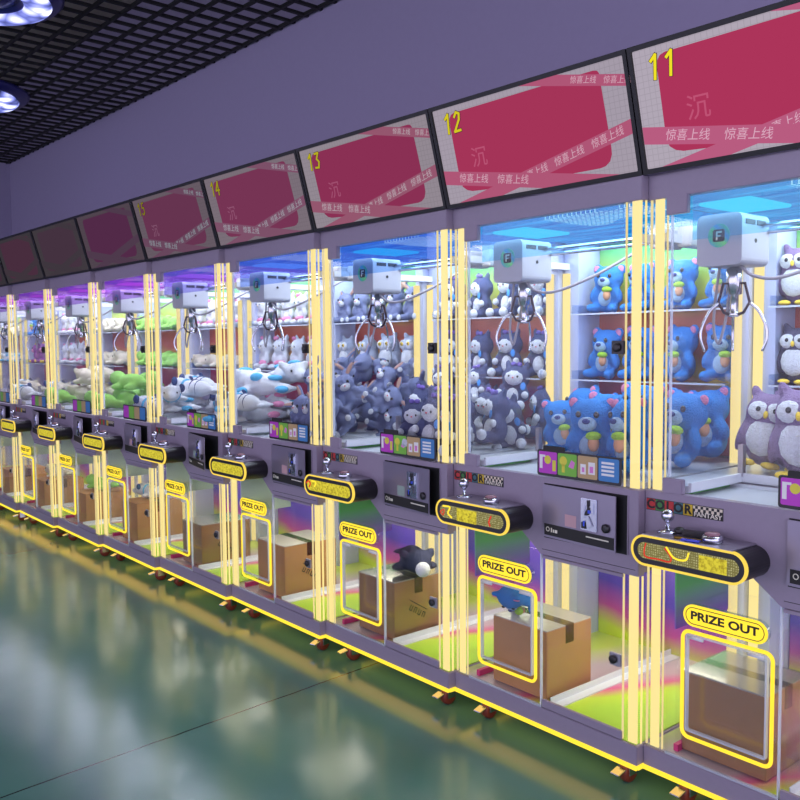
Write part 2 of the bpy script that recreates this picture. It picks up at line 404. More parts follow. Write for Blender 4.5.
    # --- prize flap, frame, sign
    P('prize_frame', 'pf', lambda bm: tube(bm, [(a, -.006, c) for a, c in rrect(.134, .402, .24, .552, .022, 5)], .0055, 8, True), ledy)
    fl = P('prize_flap', 'pfl', lambda bm: (box(bm, .148, .384, -.006, -.002, .262, .54),), gl)
    obj('flap_edge', mesh('pfe', lambda bm: ring_prism(bm, rrect(.145, .388, .258, .545, .006, 2), rrect(.150, .383, .263, .540, .004, 2), -.010, .003), rim), fl)
    islands('flap_hinge', 'pfh', lambda bm: (lathe(bm, [(.005, .155), (.005, .2)], (0, -.010, .536), 8, 'x'), lathe(bm, [(.005, .335), (.005, .38)], (0, -.010, .536), 8, 'x')), whitep, fl)
    Q('chute_box', 'chb', lambda bm: (box(bm, .1, .104, .012, .3, .2, .6), box(bm, .4, .404, .012, .3, .2, .6), box(bm, .1, .404, .3, .304, .2, .6)), gl)
    sg = P('prize_sign', 'psg', lambda bm: prism(bm, stad(.143, .393, .573, .636), -.016, .0), gl2)
    obj('sign_face', mesh('psf', lambda bm: prism(bm, stad(.143, .393, .573, .636), -.020, -.0165), ledy), sg)
    obj('sign_outline', mesh('pso', lambda bm: ring_prism(bm, stad(.151, .385, .58, .629), stad(.153, .383, .582, .627), -.0208, -.020), inkd), sg)
    obj('sign_lettering', text_mesh('prize_txt', 'PRIZE OUT', .0325, inkd, .0004, 0, .0011, 1.27), sg, (.268, -.0208, .605))
    # --- control panel block
    def mid(bm):
        box(bm, .42, .799, .03, DEP, .69, .94); box(bm, .001, .42, .31, DEP, .77, .94)
        box(bm, .001, .012, .03, .31, .7, .94)
    P('cabinet_body', 'mid', mid, paint)
    P('chute_back', 'chbk', lambda bm: box(bm, .1, .42, .303, .309, .78, .94), whitep)
    P('chute_side', 'chsd', lambda bm: box(bm, .414, .4195, .03, .30, .7, .94), whitep)
    P('chute_side', 'chsl'+('' if i < 3 else 'w'), lambda bm: box(bm, .095, .10, .012, .302, .54, .94), greenp if i < 3 else pbr('pale_chute', (190, 215, 200), .4))
    P('chute_floor', 'chfl', lambda bm: box(bm, .1, .414, .03, .302, .925, .93), tray)
    P('control_panel', 'cpn', lambda bm: prism(bm, [(.0, .77), (.305, .77), (.42, .682), (.8, .682), (.8, .941), (0, .941)], -.002, .03), paint, bevel=.0015)
    P('panel_seam', 'cps', lambda bm: box(bm, .426, .79, -.0028, -.0018, .7, .7015), dark)
    # colour sign
    cs = P('name_sign', 'ns', lambda bm: box(bm, .006, .252, -.0035, -.002, .884, .919), inkd)
    for k, (mn, cc) in enumerate(CT):
        tl = obj('letter_tile', mesh(f'nt{k}', lambda bm: box(bm, .007+.0305*k, .036+.0305*k, -.0042, -.0035, .8855, .9175), pbr(mn, cc, .5)), cs)
        if near: obj('lettering', text_mesh('ct'+'COLOR'[k], 'COLOR'[k], .036, inkd, .0003, 0, .0014, 1.05), tl, (.0215+.0305*k, -.0046, .9015))
    obj('checker_band', mesh('nck', lambda bm: box(bm, .16, .25, -.0042, -.0035, .9, .9175), checker), cs)
    if near: obj('lettering', text_mesh('ctf', 'FANTASY', .0185, creamink, .0003, 0, .0003, 1.1), cs, (.206, -.0044, .8925))
    # instruction card on the glass
    ins = P('instruction_card', 'ins', lambda bm: prism(bm, rrect(.405, .737, .946, 1.032, .008, 3), -.002, .0005), black)
    for k, (mn, cc) in enumerate((('card_magenta', (190, 60, 190)), ('card_green', (120, 190, 60)), ('card_tan', (190, 160, 110)), ('card_blue', (60, 130, 190)))):
        x0 = .412+.0805*k
        obj('picture_panel', mesh(f'ip{k}', lambda bm: prism(bm, rrect(x0, x0+.076, .955, 1.026, .005, 3), -.0028, -.002), pbr(mn, cc, .4, emit=None)), ins)
    if near:
        wcol = pbr('card_white', (235, 235, 230), .5); ycol = pbr('card_yellow', (225, 215, 70), .5)
        def m1(bm): lathe(bm, [(.014, -.0034), (.014, -.0028)], (.45, 0, 1.0), 14, 'y'); box(bm, .470, .484, -.0034, -.0028, .965, 1.0)
        def m2(bm): lathe(bm, [(.015, -.0034), (.015, -.0028)], (.515, 0, 1.002), 14, 'y'); box(bm, .509, .521, -.0034, -.0028, .965, .99)
        def m3(bm): [box(bm, .665, .712, -.0034, -.0028, .972+.012*k, .979+.012*k) for k in range(4)]
        def m4(bm): box(bm, .416, .428, -.0034, -.0028, .97, 1.015); box(bm, .428, .44, -.0034, -.0028, 1.008, 1.015); box(bm, .584, .605, -.0034, -.0028, .968, 1.0); box(bm, .615, .64, -.0034, -.0028, .97, 1.008)
        def m5(bm): prism(bm, [(.536, .985), (.548, 1.008), (.562, 1.0), (.556, .98)], -.0034, -.0028); box(bm, .59, .6, -.0036, -.0034, .975, .99); box(bm, .62, .634, -.0036, -.0034, .975, .995)
        islands('pictogram', 'pg1', m1, ycol, ins); islands('pictogram', 'pg2', m2, ycol, ins); islands('pictogram', 'pg3', m3, wcol, ins)
        islands('pictogram', 'pg4', m4, wcol, ins); islands('pictogram', 'pg5', m5, pbr('card_pink', (220, 130, 200), .5), ins)
        obj('card_tab', mesh('ictab', lambda bm: prism(bm, rrect(.43, .52, 1.028, 1.046, .004, 3), -.0026, -.001), inkd), ins)
    # coin door, ajar
    P('coin_recess', 'crc', lambda bm: box(bm, .437, .762, -.0045, -.0015, .742, .922), dark)
    P('coin_recess_edge', 'cre', lambda bm: box(bm, .7625, .7655, -.006, -.0015, .742, .922), paint)
    cd = P('coin_door', 'cdd', lambda bm: box(bm, 0, .305, -.012, -.008, 0, .172), steelp, bevel=.001)
    cd.location = (.437, 0, .747); cd.rotation_euler = (0, 0, -math.radians([3, 4, 5, 3, 11, 5, 9, 9, 5][j]))
    obj('black_band', mesh('cdb', lambda bm: box(bm, .01, .3, -.0135, -.012, .008, .045), inkd), cd)
    obj('coin_slot', mesh('cds_', lambda bm: (box(bm, .178, .194, -.0222, -.017, .058, .078), box(bm, .2, .206, -.0222, -.017, .125, .148), prism(bm, [(.19, .1), (.2, .1), (.215, .125), (.205, .13)], -.0225, -.017)), black), cd)
    obj('coin_mechanism', mesh('cdm', lambda bm: (box(bm, .17, .235, -.017, -.012, .052, .152), box(bm, .182, .19, -.021, -.017, .09, .13), prism(bm, [(.2, .06), (.222, .07), (.205, .1), (.195, .085)], -.022, -.017), prism(bm, [(.195, .12), (.225, .105), (.225, .14)], -.021, -.017)), chrome, .001), cd)
    islands('slot_indicator', 'cdi', lambda bm: (box(bm, .205, .215, -.0235, -.022, .108, .118), box(bm, .185, .192, -.0225, -.0205, .065, .082)), pbr('indicator_blue', (60, 90, 220), .3), cd)
    obj('lock', mesh('cdl', lambda bm: lathe(bm, [(.014, -.012), (.014, -.019), (.009, -.021), (.003, -.021)], (.27, 0, .07), 18, 'y'), black), cd)
    obj('sticker', mesh(f'cds{i%2}', lambda bm: box(bm, .1, .148, -.0128, -.012, .05, .088), pbr(f'sticker{i%2}', ((150, 170, 160), (200, 160, 165))[i % 2], .5)), cd)
    if near:
        islands('maker_mark', 'cmk', lambda bm: (ring_prism(bm, stad(.018, .034, .02, .036), stad(.0205, .0315, .0225, .0335), -.0142, -.0135), box(bm, .04, .045, -.0142, -.0135, .02, .034), box(bm, .049, .054, -.0142, -.0135, .02, .030), box(bm, .057, .068, -.0142, -.0135, .02, .03), box(bm, .19, .28, -.0142, -.0135, .03, .034)), creamink, cd)
    # console
    cb = P('console', 'cns', lambda bm: prism(bm, stad(.042, .388, .752, .836), -.118, -.0025), black)
    sl = obj('light_ring', mesh('cnr', lambda bm: ring_prism(bm, stad(.040, .39, .750, .838), stad(.0462, .3838, .7562, .8318), -.128, -.1185), ledo), cb)
    obj('face_plate', mesh('cnf', lambda bm: prism(bm, stad(.0465, .3835, .7565, .8315), -.126, -.1185), black), cb)
    obj('lit_window', mesh('cnw'+('a' if i < 2 else 'b'), lambda bm: prism(bm, stad(.062, .368, .771, .817), -.1272, -.126), consc if i < 2 else consy), cb)
    if i < 3:
        rd = emi('neon_red', (235, 60, 50), .9)
        if i == 0:
            def s1(bm): tube(bm, arc([(.09, -.1285, .815), (.085, -.1285, .795), (.09, -.1285, .777), (.13, -.1285, .777), (.165, -.1285, .776), (.17, -.1285, .79), (.15, -.1285, .812)], 4), .0022, 6)
            def s2(bm): tube(bm, arc([(.155, -.1285, .816), (.18, -.1285, .79), (.215, -.1285, .79), (.225, -.1285, .812)], 4), .0028, 6)
            def s3(bm): box(bm, .255, .335, -.129, -.1272, .772, .812)
        elif i == 1:
            def s1(bm): tube(bm, arc([(.315, -.1285, .81), (.305, -.1285, .79), (.31, -.1285, .775)], 4), .003, 6); tube(bm, arc([(.065, -.1285, .79), (.085, -.1285, .80), (.08, -.1285, .78), (.065, -.1285, .79)], 4), .002, 6)
            def s2(bm): tube(bm, arc([(.08, -.1285, .812), (.115, -.1285, .812), (.105, -.1285, .79), (.125, -.1285, .776)], 4), .003, 6)
            def s3(bm): box(bm, .15, .245, -.129, -.1272, .77, .814)
        else:
            def s1(bm): tube(bm, arc([(.06, -.1285, .8), (.075, -.1285, .81), (.09, -.1285, .8), (.08, -.1285, .785)], 4), .003, 6)
            def s2(bm): tube(bm, arc([(.1, -.1285, .812), (.13, -.1285, .81), (.12, -.1285, .79)], 4), .003, 6)
            def s3(bm): box(bm, .17, .3, -.129, -.1272, .772, .81)
        obj('neon_drawing', mesh(f'nd1{i}', s1, rd), cb); obj('neon_drawing', mesh(f'nd2{i}', s2, ledy), cb); obj('neon_drawing', mesh(f'nd3{i}', s3, consy), cb)
    tp = obj('console_top', mesh('cnt', lambda bm: box(bm, .075, .35, -.127, -.003, .8362, .840), steel, .001), cb)
    js = P('joystick', 'jst', lambda bm: (lathe(bm, [(.03, .8405), (.028, .844), (.012, .848), (.006, .85), (.006, .875)], (.115, -.06, 0), 16)), chrome)
    obj('ball', mesh('jsb', lambda bm: ell(bm, (.115, -.06, .888), (.0185, .0185, .0185), 16), chrome), js)
    bt = P('drop_button', 'btn', lambda bm: lathe(bm, [(.028, .8405), (.028, .852), (.024, .858)], (.262, -.075, 0), 20), chrome)
    obj('cap', mesh('btc', lambda bm: lathe(bm, [(.02, .8585), (.02, .864), (.012, .867), (.001, .8675)], (.262, -.075, 0), 18), pbr('button_cap', (150, 110, 120), .15)), bt)
    # --- upper compartment
    P('play_deck', 'pdk', lambda bm: (box(bm, .43, .79, .035, .7, .941, .962), box(bm, .01, .43, .33, .7, .941, .962), box(bm, .01, .12, .035, .33, .941, .962)), tray)
    Q('chute_rim', 'crm', lambda bm: (box(bm, .12, .13, .035, .33, .945, .972), box(bm, .42, .43, .035, .33, .945, .972), box(bm, .13, .42, .32, .33, .945, .972)), whitep)
    Q('chute_pane', 'cpa', lambda bm: (box(bm, .424, .428, .035, .33, .972, 1.13), box(bm, .12, .428, .326, .33, .972, 1.13)), gl)
    Q('chute_post', 'cpo', lambda bm: (box(bm, .117, .133, .315, .335, .962, 1.06), box(bm, .418, .434, .315, .335, .962, 1.06)), steel)
    P('back_print', 'bup', lambda bm: box(bm, .076, .744, .755, .77, .962, 1.79), back_up)
    for zz in (1.495, 1.235):
        sh = P('shelf', f'shf{zz}', lambda bm: box(bm, .078, .742, .575, .753, zz-.006, zz), gl2)
        obj('shelf_edge', mesh(f'sed{zz}', lambda bm: box(bm, .078, .742, .572, .575, zz-.006, zz), rim), sh)
        islands('shelf_bracket', f'sbr{zz}', lambda bm: (box(bm, .0775, .081, .575, .753, zz, zz+.035), box(bm, .739, .7425, .575, .753, zz, zz+.035)), gl2, sh)
    ud = P('display_door', 'udr', lambda bm: box(bm, .064, .742, .003, .008, .946, 1.79), gl)
    islands('door_edge', 'ude', lambda bm: (box(bm, .076, .079, .0, .0105, .99, 1.74),), rim, ud)
    obj('hinge_block', mesh('uh1', lambda bm: box(bm, .063, .13, -.006, .012, 1.742, 1.795), paint, .002), ud)
    obj('hinge_block', mesh('uh2', lambda bm: box(bm, .06, .125, -.006, .012, .9415, .985), paint, .002), ud)
    obj('lock', mesh('ulk', lambda bm: (box(bm, .7, .745, -.005, .003, 1.345, 1.385), lathe(bm, [(.014, -.005), (.014, -.012), (.009, -.014), (.002, -.014)], (.72, 0, 1.365), 16, 'y')), black, .001), ud)
    P('blue_film', f'flm{i}', lambda bm: box(bm, .14, .735, .0085, .0095, 1.665, 1.79), FILM[j])
    P('header', 'hdr', lambda bm: box(bm, 0, .8, 0, DEP, 1.792, 1.862), paint, bevel=.002)
    P('lit_header_panel', f'lhp{i}', lambda bm: box(bm, .02, .78, .03, .75, 1.782, 1.7915), ceil_mat(j))
    P('header_spot', f'hsp{i}', lambda bm: box(bm, .10, .26, .1, .34, 1.772, 1.7815), SPOT[j], bevel=.003)
    # gantry
    cx = CLAWX[j]
    Q('gantry_rail', 'gr1', lambda bm: (lathe(bm, [(.006, .03), (.006, .77)], (0, .17, 1.705), 10, 'x'), lathe(bm, [(.006, .03), (.006, .77)], (0, .2, 1.69), 10, 'x')), chrome)
    P('side_rail', 'gr2', lambda bm: (box(bm, .012, .03, .05, .69, 1.675, 1.7),), whitep)
    P('side_rail', 'gr3', lambda bm: (box(bm, .762, .78, .05, .69, 1.675, 1.7),), whitep)
    P('rail_carrier', 'gr4', lambda bm: box(bm, .012, .06, .13, .24, 1.665, 1.725), whitep, bevel=.004); P('rail_carrier', 'gr5', lambda bm: box(bm, .735, .785, .13, .24, 1.665, 1.725), whitep, bevel=.004)
    cr = P('claw_carriage', 'car', lambda bm: prism(bm, rrect(-.068, .068, 1.592, 1.735, .018, 4), .055, .205), pbr('carriage_shell', (168, 172, 184), .35)); cr.location = (cx+.068, 0, 0)
    def sub(name, key, fn, mat): return obj(name, mesh(key, fn, mat), cr)
    sub('vent', 'cvt', lambda bm: (box(bm, .0675, .0695, .075, .125, 1.703, 1.717), box(bm, .0675, .0695, .135, .185, 1.703, 1.717), lathe(bm, [(.006, .067), (.006, .0695)], (0, .13, 1.66), 12, 'x')), black)
    sub('badge', 'cbg', lambda bm: lathe(bm, [(.033, .0535), (.033, .055)], (0, 0, 1.675), 24, 'y'), badge_m)
    sub('badge_mark', 'cbm', lambda bm: (prism(bm, rrect(-.018, .018, 1.658, 1.692, .006, 3), .0528, .0535),), inkd)
    sub('badge_letter', 'cbl', lambda bm: (box(bm, -.008, -.003, .0522, .0528, 1.663, 1.687), box(bm, -.003, .01, .0522, .0528, 1.682, 1.687), box(bm, -.003, .006, .0522, .0528, 1.672, 1.676)), creamink)
    sub('motor_tube', 'cmt', lambda bm: lathe(bm, [(.012, 1.592), (.022, 1.585), (.022, 1.515), (.013, 1.512), (.013, 1.462), (.018, 1.455), (.012, 1.45)], (0, .14, 0), 16), chrome)
    def hoop(bm):
        for a in (0, PI*2/3, PI*4/3):
            c_, s_ = math.cos(a), math.sin(a)
            f_ = lambda r, z: (r*c_, .14+r*s_, z)
            tube(bm, [f_(.0, 1.545), f_(.033, 1.545), f_(.048, 1.49), f_(.03, 1.462), f_(.008, 1.455)], .0045, 6)
    sub('claw_bracket', 'cbr', hoop, pbr('dark_bracket', (58, 42, 50), .35, .7))
    for k, a in enumerate((0, PI*2/3, PI*4/3)):
        c_, s_ = math.cos(a), math.sin(a); f_ = lambda r, z: (r*c_, .14+r*s_, z)
        sub('claw_finger', f'cfg{k}', lambda bm: tube(bm, arc([f_(.047, 1.49), f_(.075, 1.465), f_(.098, 1.42), f_(.1, 1.385), f_(.088, 1.352)], 5), [.0042]*21, 8), chrome)
    sub('cable', 'ccb', lambda bm: tube(bm, arc([(.03, .12, 1.592), (.07, .12, 1.562), (.14, .14, 1.555), (.25, .2, 1.6), (.33, .3, 1.67), (.32, .36, 1.69)], 8), .005, 8), pbr('grey_cable', (150, 148, 158), .35))
    sub('coil_cable', 'ccc', lambda bm: tube(bm, arc([(-.04, .13, 1.592), (-.052, .13, 1.5), (-.05, .12, 1.42), (-.035, .12, 1.375), (-.018, .12, 1.42), (-.015, .14, 1.5), (-.018, .14, 1.55)], 8), .0042, 8), pbr('grey_cable', (150, 148, 158), .35))
    # header and underglow lamps; ceiling and cabinet area lights are added to brighten interiors
    for nm, lc, sz, pw, colr in (('header_lamp', (.4, .08, 1.776), (.66, .1), UP_W*.18, (.86, .92, 1.0)), ('ceiling_lamp', (.42, .44, 1.775), (.66, .58), UP_W*.62, (.84, .92, 1.0)), ('cabinet_fill_light', (.60, .4, .675), (.3, .6), LO_W, (1, .93, .75)), ('underglow_lamp', (.4, .045, .0865), (.78, .075), .28, (1, .6, .13))):
        L = bpy.data.lights.new(nm, 'AREA'); L.shape = 'RECTANGLE'; L.size, L.size_y = sz; L.energy = pw; L.color = colr
        lo = bpy.data.objects.new(nm, L); C.objects.link(lo); lo.parent = root; lo.location = lc; lo.rotation_euler = (math.radians(35) if nm == 'header_lamp' else 0, 0, 0)
    return root


ROOTS = [machine(i) for i in range(11)]
def place(i, x, y, z=0):
    ax = Vector((math.cos(ROT), -math.sin(ROT), 0)); nn = Vector((math.sin(ROT), math.cos(ROT), 0))
    return ROOTS[i].location + ax*x + nn*y + Vector((0, 0, z))

# ------------------------------------------------------------------ screens above the machines
def clip(poly):
    for ax_, lim, sg in ((0, 0, 1), (0, 1, -1), (1, 0, 1), (1, 1, -1)):
        o = []
        for k in range(len(poly)):
            a, b_ = poly[k-1], poly[k]; ia = (a[ax_]-lim)*sg >= -1e-9; ib = (b_[ax_]-lim)*sg >= -1e-9
            if ia != ib:
                t_ = (lim-a[ax_])/(b_[ax_]-a[ax_]); o.append((a[0]+(b_[0]-a[0])*t_, a[1]+(b_[1]-a[1])*t_))
            if ib: o.append(b_)
        poly = o
    return poly
SW, SH = .772, .322
SCOL = [((176, 166, 180), (172, 52, 90), (184, 92, 128), 1.0), ((164, 154, 168), (164, 52, 88), (174, 86, 118), 1.0), ((146, 136, 146), (138, 48, 84), (148, 86, 110), 1.0), ((122, 110, 120), (118, 52, 84), (124, 80, 104), 1.0),  # viewing-angle dimming of the far screens is put into these colours
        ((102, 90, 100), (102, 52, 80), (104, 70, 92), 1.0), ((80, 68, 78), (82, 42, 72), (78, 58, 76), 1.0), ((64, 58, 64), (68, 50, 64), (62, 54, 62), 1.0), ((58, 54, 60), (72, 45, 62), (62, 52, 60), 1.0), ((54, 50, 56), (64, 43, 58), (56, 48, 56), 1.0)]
SLAB = ['crimson display screen numbered 11, rightmost of the row above the machines', 'crimson display screen numbered 12, above the blue bear machine', 'crimson display screen numbered 13, left of screen 12',
        'dimmer crimson display screen numbered 14, left of screen 13', 'dim pink display screen numbered 15, left of screen 14', 'plum coloured display screen just left of screen 15', 'nearly dark grey display screen, third from the left end of the row',
        'nearly dark display screen, second from the left end of the row', 'dark display screen at the left edge of the picture']
def display(i):
    Xr = X0 - W*(i-1)
    r = obj('display_screen', None, loc=(Xr-.8+.002, .018, 1.8655), rot=(math.radians(15.5), 0, 0))
    tag(r, SLAB[i], 'screen', 'display screens above the claw machines')
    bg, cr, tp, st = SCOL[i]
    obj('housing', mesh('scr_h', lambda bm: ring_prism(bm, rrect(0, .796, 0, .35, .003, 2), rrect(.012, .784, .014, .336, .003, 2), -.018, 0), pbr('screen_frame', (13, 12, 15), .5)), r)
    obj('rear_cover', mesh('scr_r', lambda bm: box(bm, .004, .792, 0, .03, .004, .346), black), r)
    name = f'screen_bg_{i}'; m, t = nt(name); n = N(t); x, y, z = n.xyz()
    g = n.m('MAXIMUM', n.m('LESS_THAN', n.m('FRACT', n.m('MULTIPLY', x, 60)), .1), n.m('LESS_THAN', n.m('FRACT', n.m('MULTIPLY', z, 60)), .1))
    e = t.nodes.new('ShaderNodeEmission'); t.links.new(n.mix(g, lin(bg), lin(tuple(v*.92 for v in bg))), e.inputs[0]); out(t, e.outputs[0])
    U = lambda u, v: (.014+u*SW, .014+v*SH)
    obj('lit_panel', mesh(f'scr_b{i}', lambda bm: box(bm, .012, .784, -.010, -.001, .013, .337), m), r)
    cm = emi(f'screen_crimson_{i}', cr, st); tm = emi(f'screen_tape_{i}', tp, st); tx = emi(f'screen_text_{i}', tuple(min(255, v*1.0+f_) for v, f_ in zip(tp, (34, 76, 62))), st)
    def crimson(bm):
        P_ = [(.14, .93)]; 
        base = [(.088, .80), (.088, .22), (.098, .16), (.12, .12), (.15, .10), (.26, .085), (.83, .085), (.855, .095), (.878, .13), (.89, .19), (.892, .25), (.885, .91), (.878, .935), (.86, .945), (.125, .93), (.105, .915), (.093, .88)]
        prism(bm, [U(*p) for p in base], -.0108, -.0102)
    obj('crimson_field', mesh(f'scr_c{i}', crimson, cm), r)
    def band(key, p0, p1, h, y0):
        d = Vector(((p1[0]-p0[0])*SW, (p1[1]-p0[1])*SH)).normalized(); nx, nz = -d.y*h/SW, d.x*h/SH
        ex, ez = d.x*.1/SW, d.y*.1/SH
        poly = clip([(p0[0]-ex-nx, p0[1]-ez-nz), (p1[0]+ex-nx, p1[1]+ez-nz), (p1[0]+ex+nx, p1[1]+ez+nz), (p0[0]-ex+nx, p0[1]-ez+nz)])
        obj('tape_band', mesh(f'scr_t{key}{i}', lambda bm: prism(bm, [U(*p) for p in poly], y0-.0006, y0), tm), r)
        return math.atan2(d.y, d.x)
    aB = band('b', (.15, -.02), (1.0, .40), .0205, -.0112)
    aC = band('c', (.58, 1.01), (1.0, .79), .016, -.0112)
    aA = band('a', (0, .29), (.78, -.02), .0235, -.0122)
    if i < 5:
        s = '惊喜上线'
        me = text_mesh(f'tape{i}', s, .033, tx, .0002, .15)
        def put(u, v, a, y0, sc=1):
            x_, z_ = U(u, v); o = obj('tape_lettering', me, r, (x_, y0, z_), (0, -a, 0)); o.scale = (sc, 1, sc)
        dA = (.78, -.31); 
        for tt in (.22, .5): put(0+dA[0]*tt, .29+dA[1]*tt, aA, -.0133)
        for tt in (.42, .64, .86): put(.15+.85*tt, -.02+.42*tt, aB, -.0123, .9)
        for tt in (.55, .9) if i else (.3, .6): put(.58+.42*tt, 1.01-.22*tt, aC, -.0123, .7)
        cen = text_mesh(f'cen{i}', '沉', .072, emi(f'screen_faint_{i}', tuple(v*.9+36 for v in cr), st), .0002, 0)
        x_, z_ = U(.225, .42); obj('centre_character', cen, r, (x_, -.0112, z_))
        yl = emi(f'screen_yellow_{i}', tuple(v*(1-.12*i) for v in (240, 225, 40)), 1); ol = emi('screen_outline', (60, 30, 50), 1)  # numeral yellow carries the same viewing-angle dimming in its colour
        ST = {'1': [(.12, .78), (.38, 1), (.38, .5), (.38, 0)], '2': [(.05, .78), (.22, 1), (.48, .9), (.45, .6), (.02, .02), (.55, .04)], '3': [(.05, .95), (.5, .97), (.26, .6), (.52, .42), (.42, .05), (.02, .08)],
              '4': [(.42, 0), (.42, 1), (.0, .35), (.58, .35)], '5': [(.5, 1), (.12, .98), (.08, .58), (.45, .6), (.5, .2), (.25, .0), (.0, .1)]}
        for k, dg in enumerate(names(i)):
            pt = [(.014+(.052+k*.062)*SW+(p[0]+p[1]*.16)*.052, p[1]*.062+.014+.735*SH-k*0) for p in ST[dg]]
            def stroke(bm, w_, y_):
                for a, b_ in zip(pt, pt[1:]):
                    a = Vector(a); b_ = Vector(b_); d = (b_-a).normalized()*w_; n_ = Vector((-d.y, d.x)); a = a-d*.7; b_ = b_+d*.7
                    prism(bm, [tuple(a-n_), tuple(b_-n_), tuple(b_+n_), tuple(a+n_)], y_-.0006, y_)
            obj('numeral_outline', mesh(f'nmo{i}{k}', lambda bm: stroke(bm, .0062, -.0126), ol), r)
            obj('numeral', mesh(f'nm{i}{k}', lambda bm: stroke(bm, .0042, -.0136), yl), r)
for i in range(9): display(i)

# ------------------------------------------------------------------ plush toys
def furm(name, col, fuzz=1.0):
    m = pbr(name, col, .9, 0, 1.0, 55, .15, .3)
    for nd in m.node_tree.nodes:
        if nd.type == 'BUMP': nd.inputs['Distance'].default_value = .011
    return m
FUSED = {}
def fuse(key, fn, mat, vox=.042):
    """grow several rounded volumes into one continuous soft body"""
    if key in MESH: return MESH[key]
    bm = bmesh.new(); fn(bm); me = bpy.data.meshes.new(key+'_raw'); bm.to_mesh(me); bm.free()
    o = bpy.data.objects.new(key, me); C.objects.link(o)
    md = o.modifiers.new('r', 'REMESH'); md.mode = 'VOXEL'; md.voxel_size = vox; md.use_smooth_shade = True
    s = o.modifiers.new('s', 'SMOOTH'); s.factor = .6; s.iterations = 4
    dg = bpy.context.evaluated_depsgraph_get(); r = bpy.data.meshes.new_from_object(o.evaluated_get(dg))
    bpy.data.objects.remove(o); r.materials.clear(); r.materials.append(mat); r.name = key
    r.polygons.foreach_set('use_smooth', [True]*len(r.polygons)); MESH[key] = r
    return r
eyem = pbr('plush_eye', (16, 14, 18), .12, spec=.8)
def R(ax_, a): return Matrix.Rotation(a, 4, ax_)
def sit_body(bm, k):
    ell(bm, (0, .02, .27), (.235, .2, .27)); ell(bm, (0, -.02, .68), (.30 if k != 'owl' else .29, .25, .255))
    for s in (-1, 1):
        if k != 'owl':
            ell(bm, (s*.2, -.2, .1), (.105, .2, .1), rot=R('Z', s*.35)); ell(bm, (s*.25, -.1, .37), (.085, .1, .17), rot=R('Y', -s*.35))
        else:
            ell(bm, (s*.27, .0, .37), (.07, .16, .25), rot=R('Y', -s*.2)); ell(bm, (s*.2, -.02, .93), (.07, .06, .1), rot=R('Y', s*.35))
    if k == 'owl': ell(bm, (0, .0, .42), (.29, .24, .36))
    if k in ('bear', 'cat'):
        for s in (-1, 1):
            if k == 'bear': ell(bm, (s*.25, 0, .87), (.11, .06, .11))
            else: ell(bm, (s*.19, 0, .93), (.075, .055, .12), rot=R('Y', s*.3))
    if k == 'rabbit':
        for s in (-1, 1): ell(bm, (s*.3, .02, .95), (.085, .05, .25), rot=R('Y', s*.95))
KINDS = {}
def kind(name, base, body_col, parts):
    KINDS[name] = (base, body_col, parts)
def P_(nm, key, mat, *els): return (nm, key, mat, els)
def lie_body(bm, k):                         # long soft toy lying along x, belly down
    if k == 'dino':
        ell(bm, (0, 0, .2), (.42, .21, .19)); ell(bm, (-.48, -.03, .27), (.2, .19, .18)); ell(bm, (.45, .03, .17), (.28, .1, .09), rot=R('Z', .3))
        for sx in (-.25, .2):
            for s in (-1, 1): ell(bm, (sx, s*.22, .09), (.1, .16, .08), rot=R('Z', s*.4))
    else:
        ell(bm, (0, 0, .2), (.45, .22, .2)); ell(bm, (-.42, -.02, .25), (.24, .21, .2)); ell(bm, (-.66, -.03, .2), (.12, .12, .1))
        ell(bm, (.5, .03, .17), (.22, .09, .1), rot=R('Z', .2))
        for s in (-1, 1): ell(bm, (-.36, s*.2, .36), (.05, .12, .09), rot=R('X', s*.6)); ell(bm, (-.1, s*.25, .1), (.1, .16, .07), rot=R('Z', s*.5)); ell(bm, (.62, s*.12, .17), (.08, .14, .05), rot=R('Z', -s*.4))
fur = {n: furm('fur_'+n, c) for n, c in dict(blue=(56, 138, 222), paleblue=(170, 205, 235), owl=(140, 120, 160), owl2=(92, 88, 112), white=(228, 234, 242), cream=(226, 220, 200), slate=(84, 90, 128), grey=(132, 142, 182),
        pinkfur=(236, 150, 190), beige=(205, 165, 150), violet=(140, 120, 210), green=(160, 225, 110), skyblue=(100, 190, 235), navy=(60, 80, 130), palegrey=(185, 195, 215), purple=(150, 70, 160), charcoal=(62, 66, 92)).items()}
yelp = pbr('plush_yellow', (232, 200, 60), .7, bump=.3); tagb = pbr('blue_tag', (50, 140, 220), .4)
conem = pbr('cone_tan', (205, 150, 110), .8, bump=.4); icem = furm('ice_green', (165, 215, 60)); nosed = pbr('nose_navy', (30, 50, 120), .5); pinkm = pbr('nose_pink', (220, 90, 110), .5)
def eyes(x, y, z, r=.035): return P_('eye', 'eyeL', eyem, ((-x, y, z), (r, r*.6, r*1.15))), P_('eye', 'eyeR', eyem, ((x, y, z), (r, r*.6, r*1.15)))
kind('blue_bear_plush', 'bear', 'blue', [P_('muzzle', 'mz', fur['paleblue'], ((0, -.235, .61), (.13, .07, .1))), P_('nose', 'no', nosed, ((0, -.30, .645), (.055, .035, .038))), *eyes(.12, -.248, .73, .038),
     P_('inner_ear', 'ie', fur['pinkfur'], ((-.25, -.045, .87), (.07, .025, .07)), ((.25, -.045, .87), (.07, .025, .07))), P_('belly_patch', 'bl', fur['paleblue'], ((0, -.165, .3), (.14, .05, .16))),
     P_('ice_cream_cone', 'co', conem, ((.1, -.29, .36), (.075, .07, .11))), P_('ice_cream_scoop', 'sc', icem, ((.1, -.3, .46), (.105, .085, .06)))])
